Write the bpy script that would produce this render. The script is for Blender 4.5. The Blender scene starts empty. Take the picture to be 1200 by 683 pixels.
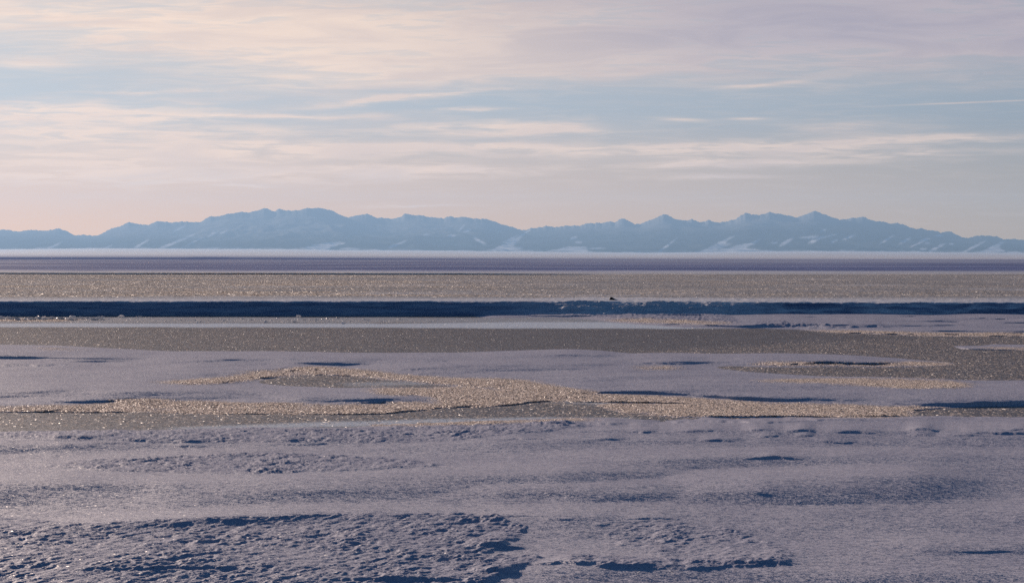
import bpy, math, random
import numpy as np

# ------------------------------------------------------------------ basics
SC = bpy.context.scene
COL = SC.collection
FPX = 2729.0            # focal length in photo pixels (photo is 1200 x 683)
HY = 301.0              # horizon row of the photo
CAM_H = 5.0             # camera height above the ice, metres
PITCH = math.atan((341.5 - HY) / FPX)
SUN_AZ, SUN_EL = -25.0, 9.5
rng = np.random.default_rng(7)
random.seed(7)


def ray(px, py):
    """direction of a sight line: sideways and downwards per metre of depth"""
    u = (np.asarray(px, float) - 600.0) / FPX
    v = (341.5 - np.asarray(py, float)) / FPX
    yw = math.cos(PITCH) + v * math.sin(PITCH)
    zw = v * math.cos(PITCH) - math.sin(PITCH)
    return u / yw, -zw / yw


def _hash(ix, iy, seed):
    h = (ix.astype(np.int64) * 374761393 + iy.astype(np.int64) * 668265263 + seed * 1442695041) & 0xFFFFFFFF
    h = ((h ^ (h >> 13)) * 1274126177) & 0xFFFFFFFF
    h = h ^ (h >> 16)
    return (h & 0xFFFFFF).astype(np.float64) / float(0xFFFFFF)


def perlin(x, y, seed=0):
    x0 = np.floor(x); y0 = np.floor(y)
    fx = x - x0; fy = y - y0
    ux = fx * fx * fx * (fx * (fx * 6 - 15) + 10)
    uy = fy * fy * fy * (fy * (fy * 6 - 15) + 10)

    def g(i, j):
        a = _hash(x0 + i, y0 + j, seed) * 2 * math.pi
        return np.cos(a) * (fx - i) + np.sin(a) * (fy - j)
    n0 = g(0, 0) * (1 - ux) + g(1, 0) * ux
    n1 = g(0, 1) * (1 - ux) + g(1, 1) * ux
    return (n0 * (1 - uy) + n1 * uy) * 1.5


def fbm(x, y, octv=4, gain=0.5, seed=0):
    s = 0.0; a = 1.0; t = 0.0
    for o in range(octv):
        s = s + a * perlin(x, y, seed + 31 * o)
        t += a; a *= gain
        x = x * 2.03 + 17.1; y = y * 2.03 - 9.7
    return s / t


def sstep(a, b, x):
    t = np.clip((x - a) / (b - a), 0, 1)
    return t * t * (3 - 2 * t)


def poly_mask(PX, PY, pts):
    """1 inside the polygon"""
    inside = np.zeros(PX.shape, bool)
    n = len(pts)
    for i in range(n):
        x1, y1 = pts[i]; x2, y2 = pts[(i + 1) % n]
        if y1 == y2:
            continue
        c = ((y1 > PY) != (y2 > PY)) & (PX < (x2 - x1) * (PY - y1) / (y2 - y1) + x1)
        inside ^= c
    return inside.astype(float)


def blur(a, sy, sx):
    """separable gaussian blur, sigmas in cells"""
    for ax, s in ((0, sy), (1, sx)):
        if s <= 0:
            continue
        r = max(1, int(3 * s + 0.5))
        k = np.exp(-0.5 * (np.arange(-r, r + 1) / s) ** 2); k /= k.sum()
        pad = [(0, 0), (0, 0)]; pad[ax] = (r, r)
        b = np.pad(a, pad, mode='edge')
        out = np.zeros_like(a)
        n = a.shape[ax]
        for i, w in enumerate(k):
            out += w * (b[i:i + n] if ax == 0 else b[:, i:i + n])
        a = out
    return a


def grid_mesh(name, X, Y, Z, attrs=None, mat=None, flip=False):
    R, Cn = X.shape
    co = np.empty((R * Cn, 3), np.float32)
    co[:, 0] = X.ravel(); co[:, 1] = Y.ravel(); co[:, 2] = Z.ravel()
    i = np.arange(R * Cn, dtype=np.int32).reshape(R, Cn)
    q = np.stack([i[:-1, :-1], i[:-1, 1:], i[1:, 1:], i[1:, :-1]], -1).reshape(-1, 4)
    if flip:
        q = q[:, ::-1]
    me = bpy.data.meshes.new(name)
    me.vertices.add(R * Cn); me.vertices.foreach_set('co', co.ravel())
    nq = len(q)
    me.loops.add(nq * 4); me.loops.foreach_set('vertex_index', np.ascontiguousarray(q).ravel())
    me.polygons.add(nq)
    me.polygons.foreach_set('loop_start', np.arange(nq, dtype=np.int32) * 4)
    me.polygons.foreach_set('loop_total', np.full(nq, 4, np.int32))
    me.polygons.foreach_set('use_smooth', np.ones(nq, bool))
    for k, v in (attrs or {}).items():
        at = me.attributes.new(k, 'FLOAT', 'POINT')
        at.data.foreach_set('value', np.ascontiguousarray(v, dtype=np.float32).ravel())
    me.update(calc_edges=True)
    o = bpy.data.objects.new(name, me)
    if mat:
        me.materials.append(mat)
    COL.objects.link(o)
    return o


def wide(a, b, step, lo, hi, first):
    """even columns from a to b, then wider and wider ones out to lo and hi"""
    n_ = 1
    left, right = [a], [b]
    st = first
    while left[-1] > lo:
        left.append(left[-1] - st); st *= 1.06
    st = first
    while right[-1] < hi:
        right.append(right[-1] + st); st *= 1.06
    return np.array(left[:0:-1] + list(np.arange(a, b, step)) + right)


def structure(o):
    o['kind'] = 'structure'
    return o


# ------------------------------------------------------------------ node helpers
class NT:
    def __init__(self, tree):
        self.t = tree
        self.n = tree.nodes
        self.l = tree.links

    def new(self, typ, **kw):
        nd = self.n.new(typ)
        for k, v in kw.items():
            setattr(nd, k, v)
        return nd

    def put(self, sock, v):
        if v is None:
            return
        if isinstance(v, bpy.types.NodeSocket):
            self.l.new(v, sock)
        else:
            sock.default_value = v

    def math(self, op, a, b=None, c=None, clamp=False):
        nd = self.new('ShaderNodeMath', operation=op); nd.use_clamp = clamp
        self.put(nd.inputs[0], a)
        if b is not None: self.put(nd.inputs[1], b)
        if c is not None: self.put(nd.inputs[2], c)
        return nd.outputs[0]

    def vmath(self, op, a, b=None, scale=None):
        nd = self.new('ShaderNodeVectorMath', operation=op)
        self.put(nd.inputs[0], a)
        if b is not None: self.put(nd.inputs[1], b)
        if scale is not None: self.put(nd.inputs['Scale'], scale)
        return nd.outputs['Vector'] if op not in ('DOT_PRODUCT', 'LENGTH') else nd.outputs['Value']

    def mix(self, f, a, b, blend='MIX'):
        nd = self.new('ShaderNodeMix', data_type='RGBA', blend_type=blend)
        self.put(nd.inputs[0], f); self.put(nd.inputs[6], a); self.put(nd.inputs[7], b)
        return nd.outputs[2]

    def fmix(self, f, a, b):
        nd = self.new('ShaderNodeMix', data_type='FLOAT')
        self.put(nd.inputs[0], f); self.put(nd.inputs[2], a); self.put(nd.inputs[3], b)
        return nd.outputs[0]

    def attr(self, name):
        return self.new('ShaderNodeAttribute', attribute_name=name).outputs['Fac']

    def noise(self, vec, scale, detail=3.0, rough=0.55, out='Fac', dims='3D', dist=0.0):
        nd = self.new('ShaderNodeTexNoise', noise_dimensions=dims)
        self.put(nd.inputs['Vector'], vec); nd.inputs['Scale'].default_value = scale
        nd.inputs['Detail'].default_value = detail; nd.inputs['Roughness'].default_value = rough
        nd.inputs['Distortion'].default_value = dist
        return nd.outputs['Fac' if out == 'Fac' else 'Color']

    def vor(self, vec, scale, out='Color'):
        nd = self.new('ShaderNodeTexVoronoi'); self.put(nd.inputs['Vector'], vec)
        nd.inputs['Scale'].default_value = scale
        return nd.outputs[out]

    def ramp(self, f, lo, hi, a=0.0, b=1.0, interp='SMOOTHSTEP'):
        nd = self.new('ShaderNodeMapRange', interpolation_type=interp)
        self.put(nd.inputs[0], f); self.put(nd.inputs[1], lo); self.put(nd.inputs[2], hi)
        self.put(nd.inputs[3], a); self.put(nd.inputs[4], b)
        return nd.outputs[0]


def material(name):
    m = bpy.data.materials.new(name); m.use_nodes = True
    m.cycles.use_bump_map_correction = False
    t = m.node_tree; t.nodes.clear()
    n = NT(t)
    out = n.new('ShaderNodeOutputMaterial')
    return m, n, out


def grain_normal(n, pos, layers):
    """surface normal tilted at random by fine grains: layers of (scale, amount)"""
    nrm = n.new('ShaderNodeNewGeometry').outputs['Normal']
    v = nrm
    for sc, am in layers:
        col = n.noise(pos, sc, 3.0, 0.6, out='Color')
        d = n.vmath('SUBTRACT', col, (0.5, 0.5, 0.5))
        nd = n.new('ShaderNodeVectorMath', operation='SCALE')
        n.put(nd.inputs[0], d); n.put(nd.inputs['Scale'], am)
        v = n.vmath('ADD', v, nd.outputs[0])
    return n.vmath('NORMALIZE', v)


def cell_normal(n, pos, scale, amount, upright=0.0):
    """each crystal facet gets a tilt of its own"""
    nrm = n.new('ShaderNodeNewGeometry').outputs['Normal']
    col = n.vor(pos, scale)
    d = n.vmath('SUBTRACT', col, (0.5, 0.5, 0.5))
    nd = n.new('ShaderNodeVectorMath', operation='SCALE')
    n.put(nd.inputs[0], d); n.put(nd.inputs['Scale'], amount)
    return n.vmath('NORMALIZE', n.vmath('ADD', n.vmath('MULTIPLY', nrm, (1 - upright,) * 3), nd.outputs[0]))


def principled(n, color, rough, normal=None, spec=0.5):
    b = n.new('ShaderNodeBsdfPrincipled')
    n.put(b.inputs['Base Color'], color); n.put(b.inputs['Roughness'], rough)
    n.put(b.inputs['Specular IOR Level'], spec)
    if normal is not None:
        n.put(b.inputs['Normal'], normal)
    return b.outputs[0]


def mixsh(n, f, a, b):
    nd = n.new('ShaderNodeMixShader')
    n.put(nd.inputs[0], f); n.l.new(a, nd.inputs[1]); n.l.new(b, nd.inputs[2])
    return nd.outputs[0]


def addsh(n, a, b):
    nd = n.new('ShaderNodeAddShader')
    n.l.new(a, nd.inputs[0]); n.l.new(b, nd.inputs[1])
    return nd.outputs[0]


def glossy(n, color, rough, normal):
    nd = n.new('ShaderNodeBsdfGlossy'); n.put(nd.inputs['Color'], color); n.put(nd.inputs['Roughness'], rough)
    n.put(nd.inputs['Normal'], normal)
    return nd.outputs[0]


def frost_shader(n, pos, color, scale, tilt, trans=0.6, glint=0.12, grough=0.45):
    """upright hoar crystals: sun comes through them and flashes on their facets"""
    nm = cell_normal(n, pos, scale, tilt * 1.2, 0.85)
    d = n.new('ShaderNodeBsdfDiffuse'); n.put(d.inputs['Color'], color); n.put(d.inputs['Normal'], nm)
    tr = n.new('ShaderNodeBsdfTranslucent'); n.put(tr.inputs['Color'], color); n.put(tr.inputs['Normal'], nm)
    s = mixsh(n, trans, d.outputs[0], tr.outputs[0])
    g = glossy(n, (1, 1, 1, 1), grough, cell_normal(n, pos, scale * 1.37, tilt * 1.3))
    return mixsh(n, glint, s, g)


def mat_snow():
    m, n, out = material('wind_packed_snow')
    pos = n.new('ShaderNodeTexCoord').outputs['Object']
    frost = n.attr('frost'); crust = n.attr('crust')
    big = n.noise(pos, 0.35, 4.0, 0.6)
    spk = n.noise(pos, 22.0, 2.0, 0.7)
    base = n.mix(n.ramp(big, 0.3, 0.7), (0.49, 0.49, 0.60, 1), (0.59, 0.58, 0.67, 1))
    base = n.mix(n.ramp(spk, 0.35, 0.7), n.mix(1.0, base, (0.80, 0.80, 0.82, 1), 'MULTIPLY'), base)
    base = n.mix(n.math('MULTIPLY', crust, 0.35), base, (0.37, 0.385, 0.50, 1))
    nm = grain_normal(n, pos, [(3.5, 0.25), (11.0, 0.6), (40.0, 1.1)])
    sn = principled(n, base, 0.7, nm, n.fmix(crust, 0.3, 0.08))
    # a few clear crystals that flash
    cellv = n.new('ShaderNodeSeparateColor'); n.l.new(n.vor(pos, 30.0), cellv.inputs[0])
    pick = n.math('GREATER_THAN', cellv.outputs[2], 0.955)
    fl = glossy(n, (.8, .78, .75, 1), 0.5, cell_normal(n, pos, 30.0, 1.6))
    sn = mixsh(n, n.math('MULTIPLY', pick, 0.5), sn, fl)
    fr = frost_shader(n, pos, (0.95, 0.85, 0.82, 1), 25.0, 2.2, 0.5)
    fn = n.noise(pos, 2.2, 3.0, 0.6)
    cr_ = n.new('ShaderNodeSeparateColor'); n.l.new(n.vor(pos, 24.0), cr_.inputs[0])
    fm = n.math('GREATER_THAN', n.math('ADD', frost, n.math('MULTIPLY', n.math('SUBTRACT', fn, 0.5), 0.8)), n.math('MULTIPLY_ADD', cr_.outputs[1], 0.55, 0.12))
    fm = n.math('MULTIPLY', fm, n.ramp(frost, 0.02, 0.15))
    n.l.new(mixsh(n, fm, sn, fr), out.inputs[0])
    return m


def mat_ice():
    m, n, out = material('silty_frosted_ice')
    pos = n.new('ShaderNodeTexCoord').outputs['Object']
    glint = n.attr('glint'); pale = n.attr('pale')
    a = n.noise(pos, 0.25, 4.0, 0.6); b = n.noise(pos, 7.0, 3.0, 0.65)
    base = n.mix(n.ramp(a, 0.3, 0.7), (0.165, 0.14, 0.14, 1), (0.22, 0.188, 0.188, 1))
    base = n.mix(n.ramp(b, 0.35, 0.65), n.mix(1.0, base, (0.7, 0.7, 0.7, 1), 'MULTIPLY'), base)
    base = n.mix(pale, base, (0.84, 0.90, 0.96, 1))
    nm = grain_normal(n, pos, [(6.0, 0.5), (30.0, 0.8)])
    ice = principled(n, base, 0.5, nm, 0.5)
    fr = frost_shader(n, pos, (0.93, 0.84, 0.81, 1), 13.0, 2.2, 0.5, 0.15, 0.45)
    sp = n.new('ShaderNodeSeparateColor'); n.l.new(n.vor(pos, 12.0), sp.inputs[0])
    pick = n.math('LESS_THAN', sp.outputs[0], n.math('MULTIPLY', glint, 0.8))
    n.l.new(mixsh(n, pick, ice, fr), out.inputs[0])
    return m


def mat_flat():
    """the plateau beyond the bank: frosted rough ice, far snow"""
    m, n, out = material('rough_frozen_flat')
    pos = n.new('ShaderNodeTexCoord').outputs['Object']
    glint = n.attr('glint'); snow = n.attr('snow'); dark = n.attr('dark')
    gr_ = n.attr('grain')
    a = n.noise(pos, 0.03, 5.0, 0.65); b = n.noise(pos, 0.4, 4.0, 0.65)
    base = n.mix(n.ramp(a, 0.3, 0.7), (0.46, 0.44, 0.435, 1), (0.62, 0.595, 0.585, 1))
    base = n.mix(n.ramp(b, 0.3, 0.7), n.mix(1.0, base, (0.65, 0.65, 0.65, 1), 'MULTIPLY'), base)
    base = n.mix(n.math('SUBTRACT', 1.0, gr_), base, (0.50, 0.53, 0.62, 1))
    base = n.mix(snow, base, (0.84, 0.83, 0.85, 1))
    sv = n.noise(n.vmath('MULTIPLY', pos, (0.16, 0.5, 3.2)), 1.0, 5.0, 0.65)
    bank_shade = n.mix(n.ramp(sv, 0.36, 0.66), (0.12, 0.17, 0.29, 1), (0.33, 0.38, 0.50, 1))  # navy shade painted into the bank face's colour, with paler snow-dust streaks
    base = n.mix(n.attr('bank_shade'), base, bank_shade)
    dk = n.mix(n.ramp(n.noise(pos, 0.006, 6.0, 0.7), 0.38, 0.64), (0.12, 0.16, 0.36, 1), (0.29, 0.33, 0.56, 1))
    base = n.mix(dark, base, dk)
    geo = n.new('ShaderNodeNewGeometry').outputs['Normal']
    nm = n.vmath('NORMALIZE', n.new('ShaderNodeMix', data_type='VECTOR').outputs[1])
    mx = nm.node.inputs[0].links[0].from_node
    n.put(mx.inputs[0], gr_); n.put(mx.inputs[4], geo); n.put(mx.inputs[5], grain_normal(n, pos, [(2.0, 0.6), (12.0, 0.8)]))
    ice = principled(n, base, 0.6, nm, n.math('ADD', n.math('MULTIPLY', gr_, 0.4), n.math('MULTIPLY', n.math('MULTIPLY', n.math('SUBTRACT', 1.0, gr_), n.math('SUBTRACT', 1.0, dark)), 0.2)))
    fr = frost_shader(n, pos, (0.93, 0.84, 0.78, 1), 5.0, 2.2, 0.5, 0.15, 0.45)
    sp = n.new('ShaderNodeSeparateColor'); n.l.new(n.vor(pos, 5.0), sp.inputs[0])
    amt = n.math('MULTIPLY', glint, n.ramp(n.noise(n.vmath('MULTIPLY', pos, (0.25, 1.0, 1.0)), 0.09, 5.0, 0.7), 0.40, 0.66, 0.08, 1.35))
    pick = n.math('LESS_THAN', sp.outputs[0], amt)
    n.l.new(mixsh(n, pick, ice, fr), out.inputs[0])
    return m


def mat_mountain():
    m, n, out = material('snowy_forested_rock')
    pos = n.new('ShaderNodeTexCoord').outputs['Object']
    snow = n.attr('snow')
    a = n.noise(pos, 0.0022, 5.0, 0.65)
    rock = n.mix(n.ramp(a, 0.35, 0.65), (0.035, 0.042, 0.045, 1), (0.09, 0.092, 0.09, 1))
    base = n.mix(snow, rock, (0.80, 0.80, 0.82, 1))
    d = n.new('ShaderNodeBsdfDiffuse'); n.l.new(base, d.inputs['Color'])
    n.l.new(d.outputs[0], out.inputs[0])
    return m


def mat_simple(name, c1, c2, scale, rough=0.8, trans=0.0):
    m, n, out = material(name)
    pos = n.new('ShaderNodeTexCoord').outputs['Object']
    c = n.mix(n.ramp(n.noise(pos, scale, 4.0, 0.6), 0.35, 0.65), c1, c2)
    nm = grain_normal(n, pos, [(scale * 2, 0.8)])
    s = principled(n, c, rough, nm, 0.4)
    if trans:
        tr = n.new('ShaderNodeBsdfTranslucent'); n.l.new(c, tr.inputs['Color']); n.l.new(nm, tr.inputs['Normal'])
        s = mixsh(n, trans, s, tr.outputs[0])
    n.l.new(s, out.inputs[0])
    return m


M_SNOW, M_ICE, M_FLAT, M_MTN = mat_snow(), mat_ice(), mat_flat(), mat_mountain()
M_MUD = mat_simple('frozen_mud', (0.30, 0.30, 0.33, 1), (0.42, 0.42, 0.45, 1), 0.2)
M_WOOD = mat_simple('wet_driftwood', (0.012, 0.011, 0.014, 1), (0.03, 0.027, 0.028, 1), 6.0)
M_CAP = mat_simple('settled_snow', (0.70, 0.69, 0.70, 1), (0.80, 0.79, 0.79, 1), 6.0)
M_CHUNK = mat_simple('cloudy_ice', (0.82, 0.82, 0.84, 1), (0.92, 0.91, 0.90, 1), 5.0, 0.35, 0.6)

# ------------------------------------------------------------------ near tidal flat (snow bars, crust, frost)
DX = 1.15
cols = wide(-95.0, 1296.0, DX, -1500.0, 2700.0, 1.8)
rows = np.concatenate([np.arange(363.0, 420.0, 0.36), np.arange(420.0, 500.0, 0.42), np.arange(500.0, 716.0, 0.52), np.arange(716.0, 1000.0, 2.2)])[::-1]
PX, PY = np.meshgrid(cols, rows)
AZ, DEP = ray(PX, PY)


def line(pts, x=None):
    p = np.array(pts, float)
    return np.interp(cols if x is None else x, p[:, 0], p[:, 1])


def wob(seed, amp, wl, pts=None):
    return fbm(cols / wl, np.zeros_like(cols) + seed * 3.7, 3, 0.55, seed) * amp


# ground coordinates before relief, used only to drive the noise
GX0 = CAM_H / DEP * AZ
GY0 = CAM_H / DEP
edge = fbm(GX0 / 2.2, GY0 / 5.0, 4, 0.6, 11)          # irregular outlines
PYW = PY + edge * np.clip((PY - 372) * 0.035, 0.3, 3.0)
PXW = PX + fbm(GX0 / 1.1, GY0 / 3.0, 4, 0.6, 12) * 14.0


def P(*pts, sy=2.0, sx=5.0, warp=True):
    m = poly_mask(PXW if warp else PX, PYW if warp else PY, pts)
    return blur(m, sy, sx)


L, Rr = -1700, 2900
snow = np.zeros_like(PX)
# whole middle bar area, then channels are cut out of it
bars = P((L, 404.5), (0, 405.5), (25, 407), (65, 409), (100, 410), (200, 412.5), (300, 413), (400, 414.5), (500, 415.5), (560, 415), (600, 413.5), (630, 412.5), (665, 412.3), (720, 416),
         (785, 418.5), (840, 418), (900, 416.5), (950, 417), (1015, 420), (1080, 423), (1122, 426), (1090, 428), (1000, 428), (950, 428), (860, 427), (800, 426.5), (760, 428), (745, 434),
         (800, 437.5), (850, 440.5), (900, 445.5), (950, 448), (1000, 450), (1060, 455), (1130, 455), (1160, 450), (Rr, 452), (Rr, 472), (1190, 473.5), (1100, 475), (1000, 474), (950, 471.5),
         (880, 468), (800, 463), (700, 459), (650, 455), (600, 446), (505, 443), (465, 439), (425, 434), (390, 430.5), (345, 433), (300, 435.5), (265, 443), (172, 448.5), (240, 452), (270, 453.5),
         (300, 456), (350, 457.5), (400, 459), (440, 463), (500, 465), (507, 471), (430, 474.5), (350, 475), (260, 473), (210, 470.5), (165, 468), (140, 469.5), (115, 473), (0, 478), (L, 479), sy=3.6, sx=5)
bars = np.maximum(bars, P((527, 457), (545, 453.5), (575, 454), (590, 458), (570, 461), (540, 461), sy=2, sx=4))
spit = P((1110, 405), (1160, 403.5), (Rr, 403), (Rr, 411), (1180, 411), (1130, 409.5), sy=1.2, sx=4)
bench = P((560, 371), (690, 371.5), (720, 376), (800, 382.5), (860, 384), (900, 383.5), (960, 385), (1010, 388.5), (1100, 391.5), (Rr, 392),
          (Rr, 340), (700, 340), (560, 340), sy=6.0, sx=12)
fore = P((L, 506), (0, 505), (120, 505.5), (260, 502.5), (400, 500), (520, 497), (620, 494.5), (700, 492), (760, 494), (860, 495), (950, 491.5), (1040, 488.5), (Rr, 486),
         (Rr, 1150), (L, 1150), sy=1.5, sx=4)

# frost margins (golden, granular)
fr = np.zeros_like(PX)
FROST = [
    (((172, 448), (265, 442), (300, 434.5), (345, 432.5), (390, 430), (425, 433.5), (465, 438.5), (505, 442.5), (600, 444), (650, 453), (700, 458.5), (690, 463), (600, 462), (540, 452),
      (470, 446), (420, 441), (390, 438), (330, 440), (300, 444), (270, 448), (220, 450)), 0.95),
    (((430, 456), (470, 454), (500, 456), (540, 452), (600, 458), (700, 461), (800, 465), (880, 470), (950, 474), (930, 479), (800, 474), (700, 472), (640, 470), (600, 476), (540, 479),
      (500, 477), (510, 470), (505, 464), (450, 463)), 1.0),
    (((L, 478), (0, 477.5), (115, 472.5), (140, 468.5), (165, 467), (210, 469.5), (260, 472), (350, 474), (430, 473.5), (507, 470.5), (540, 476), (480, 484), (350, 487), (200, 485), (100, 484), (0, 483), (L, 483)), 0.85),
    (((690, 474), (760, 474), (850, 471), (940, 471.5), (1000, 475), (1120, 477), (1060, 482), (1090, 487), (960, 490), (800, 490), (720, 484)), 0.95),
    (((885, 445), (995, 443.5), (1060, 443), (1130, 447), (1128, 454), (1060, 455.5), (985, 450), (890, 447)), 0.95),
    (((890, 424.5), (1000, 425.5), (1120, 425), (1110, 428.5), (1000, 429), (890, 428)), 0.8),
    (((750, 429), (795, 428.5), (780, 434), (752, 433)), 0.9),
    (((1010, 425), (1060, 423.5), (1128, 425), (1110, 429), (1020, 429)), 0.9),
    (((940, 386.5), (1000, 387), (1080, 390), (Rr, 391.5), (Rr, 396), (1100, 394), (1000, 390.5), (950, 388.5)), 1.0),
    (((700, 374), (760, 374), (850, 378), (840, 381), (780, 378), (720, 376.5)), 0.9),
    (((1130, 406), (1180, 407), (Rr, 407), (Rr, 411), (1180, 410.5)), 0.7),
    (((L, 372.5), (0, 372.6), (70, 372.8), (116, 374), (118, 376.5), (60, 377), (L, 377)), 1.0),
    (((116, 375), (300, 376), (480, 378), (300, 378), (116, 377)), 0.35),
    (((26, 406), (60, 407), (110, 411), (60, 410)), 0.8),
    (((380, 497), (520, 494), (640, 491.5), (700, 491), (700, 494), (600, 497), (450, 500)), 0.8),
]
for pts, amp in FROST:
    fr = np.maximum(fr, amp * (1.0 + 0.75 * fbm(GX0 / 2.5, GY0 / 7.0, 4, 0.6, 13)) * P(*pts, sy=3.4, sx=13))

# rough wind-eroded crust
cr = np.zeros_like(PX)
for pts, amp in [
    (((L, 603), (0, 606), (90, 614), (150, 611), (260, 606), (400, 602), (530, 602), (585, 605), (620, 617), (612, 632), (585, 644), (560, 650), (640, 652), (600, 668), (560, 684),
      (400, 730), (L, 730)), 1.0),
    (((640, 655), (700, 650), (760, 653), (820, 655), (930, 655), (925, 664), (800, 666), (700, 664)), 0.8),
    (((690, 612), (790, 607), (850, 613), (890, 626), (935, 652), (900, 660), (780, 655), (720, 640)), 0.55),
    (((40, 545), (100, 539), (200, 534), (330, 530), (470, 538), (525, 545), (460, 550), (300, 556), (120, 552)), 0.85),
    (((L, 506), (0, 506), (200, 504), (400, 501), (560, 497), (660, 495), (700, 499), (620, 508), (540, 516), (430, 520), (200, 519), (0, 512), (L, 513)), 0.75),
    (((560, 362), (690, 362), (850, 368), (870, 379), (780, 376), (700, 372)), 0.9),
    (((860, 379), (900, 377), (985, 381), (985, 385), (900, 384)), 0.6),
]:
    cr = np.maximum(cr, amp * P(*pts, sy=2.0, sx=6))

# smooth relief in metres
z = -0.06 * np.ones_like(PX)
dome = blur(bars, 15, 36)
z += 0.055 * bars + 0.115 * dome + 0.09 * spit + 0.24 * bench + 0.13 * fore
z += 0.095 * np.clip(fr, 0, 1) * (1 - np.clip(bars + fore + bench + spit, 0, 1))


def drift(pts, amps, wb, wf, p=2.0):
    """a long low drift: crest line, height along it, width of the far and of the near side (photo rows)"""
    yc = blur((line(pts) + wob(int(pts[0][1]), 1.6, 110.0))[None, :], 0, 14)[0]
    am = blur(line(amps)[None, :], 0, 24)[0]
    am = am * (1 + 0.35 * blur(wob(int(pts[0][1]) + 5, 1.0, 130.0)[None, :], 0, 14)[0])
    wl = 1.25 * wf
    am = np.minimum(am, (0.33 if pts[0][1] > 495 else 0.46) * wl * CAM_H / (yc - HY))     # keep the near side gentle
    d = PY - yc[None, :]
    far = np.exp(-np.abs(d / wb) ** 2)
    t = np.clip(d / wl, 0, 1)
    near = 1 - (t - 0.045 * np.sin(2 * np.pi * t))      # an even slope with soft shoulders
    return am[None, :] * np.where(d < 0, far, near)


D = [
    # middle bars: lit far side, shaded near side
    (((L, 414), (100, 415), (200, 417)), ((L, .26), (60, .24), (110, .12), (190, 0)), 7, 8),
    (((150, 420), (300, 419), (420, 422), (560, 424)), ((150, 0), (230, .10), (330, .14), (400, .10), (520, 0)), 5, 8),
    (((L, 452), (0, 453), (150, 455), (240, 454), (330, 460)), ((L, .16), (150, .15), (260, .1), (340, 0)), 14, 14),
    (((180, 450), (260, 453), (340, 462), (470, 464), (520, 466)), ((180, 0), (240, .10), (400, .12), (480, .10), (515, 0)), 8, 8),
    (((540, 416), (640, 414.5), (730, 416.5)), ((540, 0), (590, .10), (650, .16), (700, .13), (740, 0)), 4, 6),
    (((400, 424), (520, 427), (640, 427), (740, 424)), ((400, 0), (500, .12), (640, .12), (740, 0)), 9, 12),
    (((560, 446), (660, 444), (760, 442), (860, 447), (1000, 456), (1150, 458), (Rr, 456)), ((560, 0), (640, .06), (740, .11), (900, .12), (1050, .14), (1200, .14), (Rr, .14)), 11, 17),
    (((700, 419), (800, 419), (880, 419.5), (1000, 422), (1080, 425)), ((700, 0), (760, .10), (800, .14), (845, .08), (880, .15), (1000, .14), (1080, 0)), 4, 6),
    # foreground
    (((480, 508), (650, 505), (900, 504), (Rr, 502)), ((480, 0), (620, .2), (900, .3), (1200, .3), (Rr, .3)), 8, 20),
    (((L, 512), (0, 512), (120, 514), (260, 520)), ((L, .10), (60, .10), (160, .05), (260, 0)), 6, 12),
    (((L, 520), (0, 521), (80, 521), (150, 522)), ((L, .15), (60, .14), (150, 0)), 10, 12),
    (((L, 566), (0, 567), (200, 567), (420, 560), (600, 556), (760, 553)), ((L, .13), (150, .18), (420, .3), (600, .25), (760, .1), (860, 0)), 14, 26),
    (((60, 620), (150, 611), (280, 603), (420, 600), (540, 599)), ((60, 0), (160, .06), (300, .08), (450, .05), (560, 0)), 10, 12),
    (((400, 571), (550, 569), (720, 570), (840, 568), (960, 562)), ((400, .02), (550, .12), (720, .16), (860, .10), (960, 0)), 10, 20),
    (((560, 545), (700, 541), (850, 537), (1000, 535), (Rr, 531)), ((560, 0), (680, .10), (820, .13), (1000, .12), (Rr, .12)), 10, 17),
    (((780, 566), (900, 563), (1000, 559), (1080, 558), (1130, 563)), ((740, 0), (840, .2), (960, .32), (1060, .3), (1120, .12), (1180, 0)), 14, 30),
    (((560, 606), (700, 604), (900, 603), (Rr, 606)), ((560, 0), (680, .10), (900, .06), (Rr, .08)), 14, 22),
    (((1020, 633), (1100, 640), (Rr, 642)), ((1020, 0), (1100, .07), (1200, .10), (Rr, .1)), 12, 10),
    (((560, 662), (700, 664), (860, 668), (1000, 672), (Rr, 680)), ((560, 0), (700, .10), (900, .06), (Rr, .05)), 14, 16),
]
zd = np.zeros_like(PX)
for pts, amps, wb, wf in D:
    zd = np.maximum(zd, drift(pts, amps, wb, wf))
z += blur(zd, 1.5, 4)
# low general undulation of the snow
sn_all = np.clip(bars + fore + bench + spit, 0, 1)
z += sn_all * (0.085 * fbm(GX0 / 5.5, GY0 / 7.0, 2, 0.35, 3) + 0.010 * fbm(GX0 / 1.6, GY0 / 2.2, 2, 0.4, 4))
# crust lies lower than the drifted snow beside it


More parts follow.
